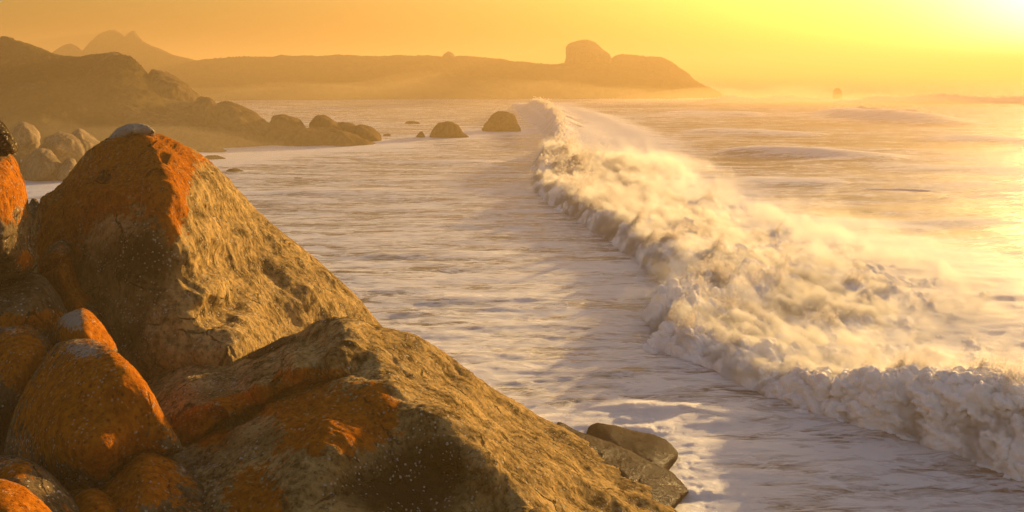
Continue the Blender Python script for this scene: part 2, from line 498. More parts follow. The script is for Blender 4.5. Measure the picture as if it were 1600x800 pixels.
def build_sea():
    th = np.r_[np.arctan((np.arange(-200, 1801, 2.6) - 800) / F)]
    l = np.linspace(-PI, th[0], 60)[:-1]; r = np.linspace(th[-1], PI, 60)[1:-1]
    th = np.r_[l, th, r]
    vs = np.r_[np.arange(1500, 1000, -12), np.arange(1000, 111, -1.7)]
    R = np.array([SEA(v) for v in vs]); R = R[R > 0]
    R = np.r_[2.0, 6.0, R[R > 7]]
    R = np.r_[R, np.geomspace(R[-1] * 1.03, 16000, 34)]
    nr, nt_ = len(R), len(th)
    Rg, Tg = np.meshgrid(R, th, indexing='ij')
    x = (np.tan(np.clip(Tg, -1.2, 1.2)) * Rg); y = Rg.copy()
    # beyond the field of view the rows bend into circles
    far = np.abs(Tg) > 0.62
    w = sstep(0.62, 1.2, np.abs(Tg))
    x = np.where(far, x * (1 - w) + np.sin(Tg) * Rg * 1.35 * w, x); y = np.where(far, y * (1 - w) + np.cos(Tg) * Rg * 1.35 * w, y)
    x, y = x.ravel(), y.ravel()
    dR = np.gradient(R); sp = np.repeat(np.maximum(dR, 0), nt_) * 0.8
    z = swell(x, y, sp)
    rr = np.hypot(x, y)
    z *= 1 - sstep(900, 3000, rr)
    bh, d = breaker_h(x, np.maximum(y, 20))
    ok = (y > 20) & (y < 420)
    z += np.where(ok, bh * 0.55 * sstep(1.5, 5, d) , 0)
    # swell lines farther out to the right
    swf = np.zeros(len(x)); far_side = sstep(0, 25, d) * 0.6
    for (x0, y0, x1, y1, H, wd) in SWELLS:
        dx, dy = x1 - x0, y1 - y0; L = math.hypot(dx, dy); ux, uy = dx / L, dy / L
        s = ((x - x0) * ux + (y - y0) * uy) / L; q = (x - x0) * uy - (y - y0) * ux
        prof = np.exp(-(q / wd) ** 2)
        swf += 0.45 * prof * np.clip(1 - (2 * s - 1) ** 4, 0, 1)
        z += H * prof * np.clip(1 - (2 * s - 1) ** 4, 0, 1) * (1 + 0.35 * perlin(np.c_[x / 14, y / 14, x * 0 + 2]))
    foam = 0.62 + 0.0 * z
    bay = 1 - sstep(-6, 10, d)
    foam = np.where(ok, (0.50 - 0.16 * sstep(60, 220, y)) * bay + 0.30 * (1 - bay) + 0.75 * np.exp(-((d - 13) / 10) ** 2) * sstep(0, 3, d), 0.30)
    foam += 0.35 * np.clip(z, -0.5, 0.6) + swf * far_side
    for (u, v, ru) in ((1050, 740, 2.6), (1000, 800, 2.5), (705, 214, 7), (782, 205, 9), (560, 226, 10), (470, 228, 12), (360, 240, 12), (100, 288, 7), (340, 252, 6), (1312, 156, 14)):
        c = W(u, v, SEA(v)); foam += 0.45 * np.exp(-(((x - c[0]) / ru) ** 2 + ((y - c[1]) / (ru * 1.3)) ** 2))
    wn = fbm(np.c_[x, y, x * 0] / 0.9, 4, 0.55, billow=True)
    for (u, v, ru) in ((1062, 745, 1.5), (1075, 790, 1.4), (1040, 690, 1.6), (985, 672, 1.5)):
        c = W(u, v, SEA(v)); gq = np.exp(-(((x - c[0]) / ru) ** 2 + ((y - c[1]) / (ru * 1.5)) ** 2)); z += 0.02 * gq * (wn + 0.6); foam += 0.16 * gq * (1 + wn)
    for (u, v, ru) in ((705, 215, 6), (782, 206, 8), (560, 227, 9), (470, 229, 10), (380, 236, 10)):
        c = W(u, v, SEA(v)); gq = np.exp(-(((x - c[0]) / ru) ** 2 + ((y - c[1]) / (ru * 0.8)) ** 2)); foam += 0.3 * gq
    shore = np.exp(-np.abs(y - SEA(157)) / 14) * (x > -170) * (x < 110); foam += 0.22 * shore
    nt2 = nt_
    i = np.arange(nr - 1)[:, None] * nt2 + np.arange(nt2 - 1)[None]
    Q = np.stack([i, i + 1, i + nt2 + 1, i + nt2], -1).reshape(-1, 4)
    o = mesh_np('sea', np.c_[x, y, z], Q, M_water, {'foam': foam, 'seaward': np.where(y > 20, sstep(0, 12, d), 0.5)}, origin=np.zeros(3))
    if o.data.polygons[len(o.data.polygons) // 2].normal.z < 0:
        o.data.flip_normals()
    tag(o, kind='structure')


SWELLS = []
def _sw(u0, v0, u1, v1, H, wd):
    a = W(u0, v0, SEA(v0)); b = W(u1, v1, SEA(v1)); SWELLS.append((a[0], a[1], b[0], b[1], H, wd))
_sw(1290, 178, 1500, 196, 2.4, 9)
_sw(1440, 215, 1780, 228, 1.0, 8)
_sw(1120, 235, 1420, 250, 1.1, 6)
_sw(560, 250, 800, 256, 0.3, 5)
for q in ((1060, 205, 1300, 212, 0.9, 6), (1350, 262, 1650, 270, 0.35, 5), (1150, 282, 1330, 290, 0.25, 3.5), (1260, 352, 1480, 360, 0.15, 2.2),
          (420, 300, 760, 306, 0.14, 3), (520, 395, 900, 402, 0.12, 1.8), (640, 470, 980, 480, 0.12, 1.6), (760, 585, 1100, 600, 0.10, 1.0),
          (560, 355, 800, 352, 0.12, 2), (1030, 178, 1200, 182, 1.2, 8), (900, 640, 1200, 655, 0.16, 0.8)):
    _sw(*q)
build_sea()


def gnormals(P, nr, nc):
    G = P.reshape(nr, nc, 3)
    n = np.cross(np.gradient(G, axis=1), np.gradient(G, axis=0)).reshape(-1, 3)
    n /= np.maximum(np.linalg.norm(n, axis=1), 1e-9)[:, None]
    return n * np.sign(n[:, 2:3] + 1e-9)


def wave_grid(name, Ys, ds, foamfun, label, amp=0.5, lam=1.6, sink=0.25, seed=0):
    Yg, Dg = np.meshgrid(Ys, ds, indexing='ij')
    y = Yg.ravel(); d = Dg.ravel(); x = foot_x(y) + d
    h, _ = breaker_h(x, y)
    H = np.interp(y, CRH[:, 0], CRH[:, 1])
    rel = np.clip(h / H, 0, 1)
    edge = sstep(ds[0], ds[0] + 1.0, d) * (1 - sstep(ds[-1] - 8, ds[-1], d)) * sstep(Ys[0], Ys[0] * 1.05, y) * (1 - sstep(Ys[-1] * 0.95, Ys[-1], y))
    S = 1 + np.clip(y - 90, 0, 400) * 0.006
    nr, nc = len(Ys), len(ds)
    # big lobes first, then ever smaller billows pushed out along the surface
    P = np.c_[x, y, h]
    lob = fbm(P / (4.2 * S)[:, None] + 9 + seed, 2)
    loc = (0.50 + 0.6 * rel ** 0.7) * edge * (1 - 0.45 * sstep(18, 30, d)) * (1 + 0.8 * perlin(np.c_[x / 4, y / 6, y * 0 + 4]))
    loc = np.clip(loc, 0.02, 2) * S
    P = P + gnormals(P, nr, nc) * (0.75 * amp * loc * lob)[:, None]
    tot = 0
    for k, (lm, am) in enumerate(((1.9, 0.22), (0.95, 0.19), (0.45, 0.13), (0.22, 0.075), (0.11, 0.035))):
        lam_ = lm * S * (0.7 + 0.3 * sstep(30, 80, y))
        wq = P / lam_[:, None] + 11 * k + seed
        wq = wq + 0.3 * np.c_[perlin(wq * 0.7 + 3), perlin(wq * 0.7 + 13), perlin(wq * 0.7 + 23)]
        b = np.abs(perlin(wq)) * 2.2 - 0.35
        tot = tot + b * (0.6 ** k)
        fd = 1 - sstep(0.3, 0.8, y * 0.0025 / (lm * S))
        P = P + gnormals(P, nr, nc) * (am * loc * b * fd * amp * 2)[:, None]
    z = P[:, 2] + swell(x, y, y * 0.004) * 0.9 - sink - (1 - edge) * 1.1 - 0.9 * sstep(14, 30, d)
    P = np.c_[P[:, 0], P[:, 1], z]
    i = np.arange(nr - 1)[:, None] * nc + np.arange(nc - 1)[None]
    Q = np.stack([i, i + 1, i + nc + 1, i + nc], -1).reshape(-1, 4)
    o = mesh_np(name, P, Q, M_foam, {'foam': foamfun(d, y, tot)})
    if o.data.polygons[len(o.data.polygons) // 2].normal.z < 0:
        o.data.flip_normals()
    return tag(o, label, 'wave'), P, rel, tot, d


Ysn = np.geomspace(23, 170, 900); dsn = np.r_[np.linspace(-1.2, 10, 240), np.linspace(10, 32, 210)[1:]]
main_wave, VW, REL, B1, DD = wave_grid('breaking_wave', Ysn, dsn, lambda d, y, b: np.clip(1.12 - 0.035 * np.maximum(d - 8, 0) + 0.2 * b, 0, 1),
                         'long bank of churning white foam breaking diagonally towards the near rocks')


def far_wave():
    Ys = np.linspace(172, 345, 330); ds = np.linspace(-3, 34, 150)
    Yg, Dg = np.meshgrid(Ys, ds, indexing='ij'); y = Yg.ravel(); d = Dg.ravel(); x = foot_x(y) + d
    H = np.interp(y, CRH[:, 0], CRH[:, 1]) * (1 + 0.12 * perlin(np.c_[y / 17, y * 0, y * 0]))
    sc = H / 3.0
    up = sstep(0, 5.0 * 1, d / sc) ** 1.5; dn = np.exp(-(np.maximum(d / sc - 5.0, 0) / 5.5) ** 1.2)
    end = sstep(172, 190, y) * (1 - sstep(325, 345, y))
    h = H * up * dn * end
    rib = fbm(np.c_[d / 6, y / 2.0, d * 0], 4, 0.6)
    z = h + 0.22 * rib * end * sstep(1, 4, d) + 0.5 * np.exp(-((d / sc - 5.2) / 0.8) ** 2) * fbm(np.c_[x, y, z0 := x * 0] / 1.6, 4, 0.6, billow=True) * end - 0.4 - (1 - sstep(-3, 0, d)) * 0.5 - sstep(26, 34, d) * 1.0
    x = x - 0.5 * np.exp(-((d / sc - 4.6) / 0.9) ** 2) * end
    n2 = len(ds); i = np.arange(len(Ys) - 1)[:, None] * n2 + np.arange(n2 - 1)[None]
    Q = np.stack([i, i + 1, i + n2 + 1, i + n2], -1).reshape(-1, 4)
    fo = 0.45 + 0.5 * rib + 0.8 * np.exp(-((d / sc - 5.2) / 1.2) ** 2)
    o = mesh_np('cresting_wave', np.c_[x, y, z], Q, M_foam, {'foam': fo})
    if o.data.polygons[len(o.data.polygons) // 2].normal.z < 0: o.data.flip_normals()
    tag(o, 'steep distant wave with a ribbed face just starting to break beside the sea stack', 'wave')
    cr = np.exp(-((d / sc - 5.2) / 0.8) ** 2) * end > 0.6
    return np.c_[x, y, z][cr]


FARC = far_wave()


def line_wave(name, pts, H, wd, label, seed):
    """a low swell breaking far out: a ridge along world points with a torn crest"""
    P = np.array(pts, float); seg = np.r_[0, np.cumsum(np.hypot(*np.diff(P, axis=0).T))]
    n = int(seg[-1] / 1.2); s = np.linspace(0, seg[-1], n)
    cx = np.interp(s, seg, P[:, 0]); cy = np.interp(s, seg, P[:, 1])
    q = np.linspace(-3, 3, 60)
    S, Qg = np.meshgrid(s, q, indexing='ij')
    X = np.repeat(cx, 60); Y = np.repeat(cy, 60) + Qg.ravel() * wd
    sr = S.ravel(); qr = Qg.ravel()
    env = np.sin(np.clip(sr / seg[-1], 0, 1) * PI) ** 0.5 * (0.75 + 0.5 * perlin(np.c_[sr / 22, sr * 0 + seed, sr * 0]))
    prof = np.where(qr < 0, np.exp(-(qr / 0.7) ** 2), np.exp(-(qr / 1.6) ** 2))
    Z = H * env * prof + 0.16 * H * prof * fbm(np.c_[X, Y, sr * 0] / 3 + seed, 4, 0.6, billow=True) - 0.35
    i = np.arange(n - 1)[:, None] * 60 + np.arange(59)[None]
    Q = np.stack([i, i + 60, i + 61, i + 1], -1).reshape(-1, 4)
    o = mesh_np(name, np.c_[X, Y, Z], Q, M_foam, {'foam': 0.35 + 0.6 * prof})
    if o.data.polygons[len(o.data.polygons) // 2].normal.z < 0: o.data.flip_normals()
    tag(o, label, 'wave')
    return np.c_[X, Y, Z][(np.abs(qr) < 0.25)]


def wl(L): return [tuple(W(u, v, SEA(v))[:2]) for u, v in L]
C1 = line_wave('offshore_wave', wl([(1300, 160), (1380, 158), (1480, 159), (1640, 160), (1760, 158)]), 3.8, 8, 'dark distant swell with a torn crest under the sun at the right horizon', 3)
C2 = line_wave('offshore_wave', wl([(1285, 172), (1340, 174), (1420, 180), (1500, 188)]), 2.6, 7, 'smaller peaked wave in front of the dark distant swell', 8)
C3 = line_wave('offshore_wave', wl([(1080, 162), (1150, 158), (1230, 156), (1300, 157)]), 3.0, 6, 'thin line of surf running out from the tip of the headland', 12)
C4 = line_wave('choppy_wavelet', wl([(1300, 300), (1340, 299), (1430, 300), (1500, 304)]), 0.75, 1.5, 'small dark choppy wavelet in the gold water right of the breaker', 15)


def droplets(name, pts, size, label, seed=0):
    rs = np.random.default_rng(seed); n = len(pts)
    tet = np.array([(1, 1, 1), (1, -1, -1), (-1, 1, -1), (-1, -1, 1)], float)
    Rz = rs.uniform(0, 2 * PI, n); Rx = rs.uniform(0, 2 * PI, n)
    sz = size * rs.uniform(0.5, 1.5, (n, 1)) * (pts[:, 1:2] / 50)
    v = np.repeat(tet[None], n, 0) * rs.uniform(0.5, 1.4, (n, 4, 3))
    c, s = np.cos(Rz)[:, None], np.sin(Rz)[:, None]
    v = np.stack([v[..., 0] * c - v[..., 1] * s, v[..., 0] * s + v[..., 1] * c, v[..., 2]], -1)
    c, s = np.cos(Rx)[:, None], np.sin(Rx)[:, None]
    v = np.stack([v[..., 0], v[..., 1] * c - v[..., 2] * s, v[..., 1] * s + v[..., 2] * c], -1)
    V = (pts[:, None] + v * sz[:, None]).reshape(-1, 3)
    f = np.array([(0, 1, 2), (0, 3, 1), (0, 2, 3), (1, 3, 2)])
    T = (np.arange(n)[:, None, None] * 4 + f[None]).reshape(-1, 3)
    o = mesh_np(name, V, T, M_spray, smooth=False)
    return tag(o, label, 'spray', kind='stuff')


rs = np.random.default_rng(5)
wgt = (0.25 + np.clip(REL, 0, 1) ** 2) * np.clip(B1 + 0.1, 0, 2) ** 2.5 * (DD > 1.2) * (DD < 28) * (VW[:, 1] < 165) * (VW[:, 2] > 0.5)
wgt = wgt * (VW[:, 1] > 28)
cl = np.clip(perlin(VW / 2.4) + 0.15, 0, 1) ** 1.3 * np.clip(perlin(VW / 0.5) + 0.1, 0, 1)          # bursts
pr = wgt * cl / VW[:, 1] ** 0.2; pr /= pr.sum()
idx = rs.choice(len(VW), 70000, p=pr)
up = rs.exponential(1.0, (len(idx), 1)) * 0.24 * (VW[idx, 1:2] / 50) ** 0.7
pts = VW[idx] + rs.normal(size=(len(idx), 3)) * 0.06 + up * np.array([[0.55, 0.2, 1.0]])
allc = [pts]
for C, m in ((FARC, 3000), (C1, 700), (C2, 500), (C3, 400)):
    k = rs.integers(0, len(C), m)
    allc.append(C[k] + rs.normal(size=(m, 3)) * 0.2 + rs.exponential(0.22, (m, 1)) * np.array([[0.5, 0.2, 1.0]]))
droplets('sea_spray', np.concatenate(allc), 0.019, 'fine golden spray thrown up from the breaking crests', 3)

# ------------------------------------------------------------------ foreground boulders
def O3(pts, Y=None):
    return [(p[0], p[1], p[2] if len(p) > 2 else Y) for p in pts]


# big peaked boulder
rock('peaked_boulder', [
    (62, 312, 36), (84, 296, 36), (104, 275, 36), (122, 254, 36), (142, 234, 36), (168, 216, 36), (200, 207, 36.2), (236, 206, 36.6),
    (265, 214, 37.5), (300, 233, 38.5), (340, 263, 40), (380, 303, 41.5), (408, 333, 42), (445, 365, 42.5), (492, 402, 43), (532, 437, 43.5),
    (566, 472, 44), (600, 512, 44.5), (640, 570, 44), (600, 640, 40), (400, 660, 33), (260, 640, 30), (190, 610, 30), (130, 540, 31), (90, 480, 33), (46, 436, 34.5), (44, 380, 35.5)],
    [(215, 260, 33.5), (270, 240, 34.5), (290, 300, 33), (298, 350, 32.3), (305, 400, 31.6), (335, 460, 31), (370, 510, 30.6), (392, 560, 30),
     (340, 330, 36.3), (360, 400, 35.6), (400, 450, 36.2), (440, 420, 39.2), (400, 370, 38.6), (440, 500, 36.5), (520, 480, 40.5), (480, 450, 39),
     (560, 530, 41.3), (320, 420, 32.8), (350, 480, 32.9),
     (200, 330, 32), (140, 300, 33.2), (110, 350, 33.4), (200, 430, 30.6), (150, 430, 31.4), (260, 430, 30.6), (240, 520, 29.4), (310, 530, 29.6), (180, 500, 30.6)],
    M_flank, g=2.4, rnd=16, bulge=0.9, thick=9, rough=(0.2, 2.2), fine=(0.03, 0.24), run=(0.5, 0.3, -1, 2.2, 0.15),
    orange=[(215, 255, 75, 45, 1.0), (140, 300, 60, 45, 0.9), (90, 370, 40, 60, 0.9), (270, 300, 26, 70, 0.9), (330, 250, 40, 20, 0.35), (240, 225, 60, 18, 0.5), (75, 430, 30, 60, 0.7), (235, 330, 60, 50, 0.35)],
    pale=[(130, 270, 50, 22, 0.35), (170, 320, 30, 90, 0.22), (215, 210, 40, 9, 0.7), (110, 340, 20, 50, 0.25)],
    dark=[(215, 410, 70, 80, 0.75), (190, 540, 60, 50, 0.5), (120, 420, 40, 40, 0.35), (340, 320, 60, 60, 0.2)],  # dark lichen stain, strengthened to paint in the shaded face
    groove=[[(352, 495, 0.16), (400, 508, 0.16), (450, 520, 0.16)], [(300, 300, 0.15), (345, 360, .15), (372, 430, .15)]], seed=1, grooves_w=2.5)

tag(bpy.data.objects['peaked_boulder'], 'largest peaked boulder, orange lichen on top and sunlit right flank', 'boulder')

ob = rock('cap_stone', O3([(163, 224), (172, 212), (183, 201), (198, 194), (216, 192), (232, 195), (242, 203), (241, 212), (228, 214), (205, 216), (185, 222), (172, 228)], 35.6),
     [(205, 205, 35.0)], M_rock, g=1.6, rnd=8, bulge=0.25, thick=1.4, rough=(0.05, 0.6), fine=(0.015, 0.12), pale=[(200, 205, 50, 20, 1.2)], seed=2, edge_noise=0.6)
tag(ob, 'flat pale lichen-covered stone capping the peaked boulder', 'stone')

ob = rock('great_slope_boulder', [
    (215, 610, 29), (232, 585, 30), (270, 567, 30), (330, 562, 30), (385, 556, 30), (415, 540, 30), (440, 530, 30), (465, 521, 29.8), (490, 505, 29.6), (520, 499, 29.6),
    (550, 497, 30), (575, 503, 30.5), (605, 512, 30.6), (650, 525, 31.0), (688, 547, 31.6), (720, 570, 32.2), (760, 598, 32.8), (800, 622, 33), (840, 648, 33), (880, 668, 32.8),
    (930, 700, 32), (980, 738, 31), (1020, 770, 30), (1060, 802, 29), (1100, 838, 28), (1150, 890, 26.5), (1130, 960, 23), (900, 960, 18.5), (500, 960, 17.5), (200, 960, 18),
    (180, 850, 20.5), (200, 740, 24), (205, 660, 27)],
    [(300, 590, 27.6), (250, 620, 27), (370, 590, 27.2), (440, 565, 27), (500, 535, 27.6), (280, 640, 25.4), (260, 690, 24.8),
     (292, 650, 24.9), (340, 625, 24.8), (400, 601, 24.9), (460, 572, 25.2), (520, 556, 25.6),
     (292, 697, 24.6), (340, 664, 24.75), (400, 638, 24.9), (450, 612, 25.2), (500, 594, 25.6), (560, 580, 25.9),
     (320, 705, 23.4), (380, 680, 23.2), (440, 650, 23.4), (500, 625, 23.9), (560, 605, 24.6),
     (550, 520, 27.6), (590, 560, 26.5), (630, 590, 25.6), (680, 625, 24.8), (720, 660, 24), (770, 700, 23.3), (820, 760, 22.5), (860, 820, 21.5),
     (642, 546, 29.5), (600, 528, 29.0), (700, 598, 29.0), (760, 640, 29.0), (790, 690, 26.2), (840, 690, 28.9), (880, 730, 27.2), (900, 800, 24.5), (960, 790, 26.2), (740, 600, 30.6),
     (620, 650, 23.4), (660, 700, 22.7), (700, 740, 22.4), (590, 620, 23.8), (560, 680, 22.2), (500, 700, 21.6), (560, 760, 21.2), (450, 740, 21.2),
     (400, 720, 22), (350, 760, 21.4), (300, 740, 22.6), (280, 800, 21), (450, 820, 19.6), (600, 830, 19.8), (720, 800, 21.3), (770, 800, 21.9)],
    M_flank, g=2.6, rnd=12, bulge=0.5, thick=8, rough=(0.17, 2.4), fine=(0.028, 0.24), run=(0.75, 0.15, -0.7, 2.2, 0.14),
    orange=[(310, 668, 45, 26, 1.4), (400, 625, 70, 22, 1.3), (480, 588, 50, 18, 1.1), (540, 660, 75, 45, 1.15), (470, 690, 60, 30, 0.6), (390, 740, 60, 30, 0.55), (400, 785, 50, 25, 1.1), (590, 640, 35, 40, 0.6)],
    pale=[(290, 600, 70, 28, 0.42), (380, 588, 70, 22, 0.36), (300, 715, 50, 16, 0.4), (560, 730, 90, 40, 0.28), (400, 690, 120, 30, 0.2), (620, 700, 60, 60, 0.2)],
    dark=[(320, 610, 90, 35, 0.45), (640, 760, 85, 85, 0.8), (700, 720, 40, 50, 0.4), (400, 685, 130, 30, 0.5), (530, 770, 80, 40, 0.4), (620, 540, 70, 25, 0.35)],  # dark lichen, plus shade painted on the lower face and upper edge
    groove=[[(262, 702, 0.55), (292, 701, 0.5), (335, 672, 0.5), (385, 648, 0.5), (440, 618, 0.5), (500, 597, 0.5), (560, 586, 0.5)],
            [(428, 632, 0.3), (426, 600, 0.3), (446, 585, 0.3)], [(745, 742, 0.3), (700, 735, .3), (660, 725, 0.3)], [(585, 506, 0.25), (600, 545, .25), (640, 590, .25), (700, 632, .25)], [(690, 560, 0.2), (740, 610, .2), (800, 665, .2)], [(880, 700, 0.2), (930, 750, .2), (970, 800, .2)]], seed=3, grooves_w=3.4)
tag(ob, 'broad sloping boulder with an orange ledge, running down to the water in front', 'boulder')

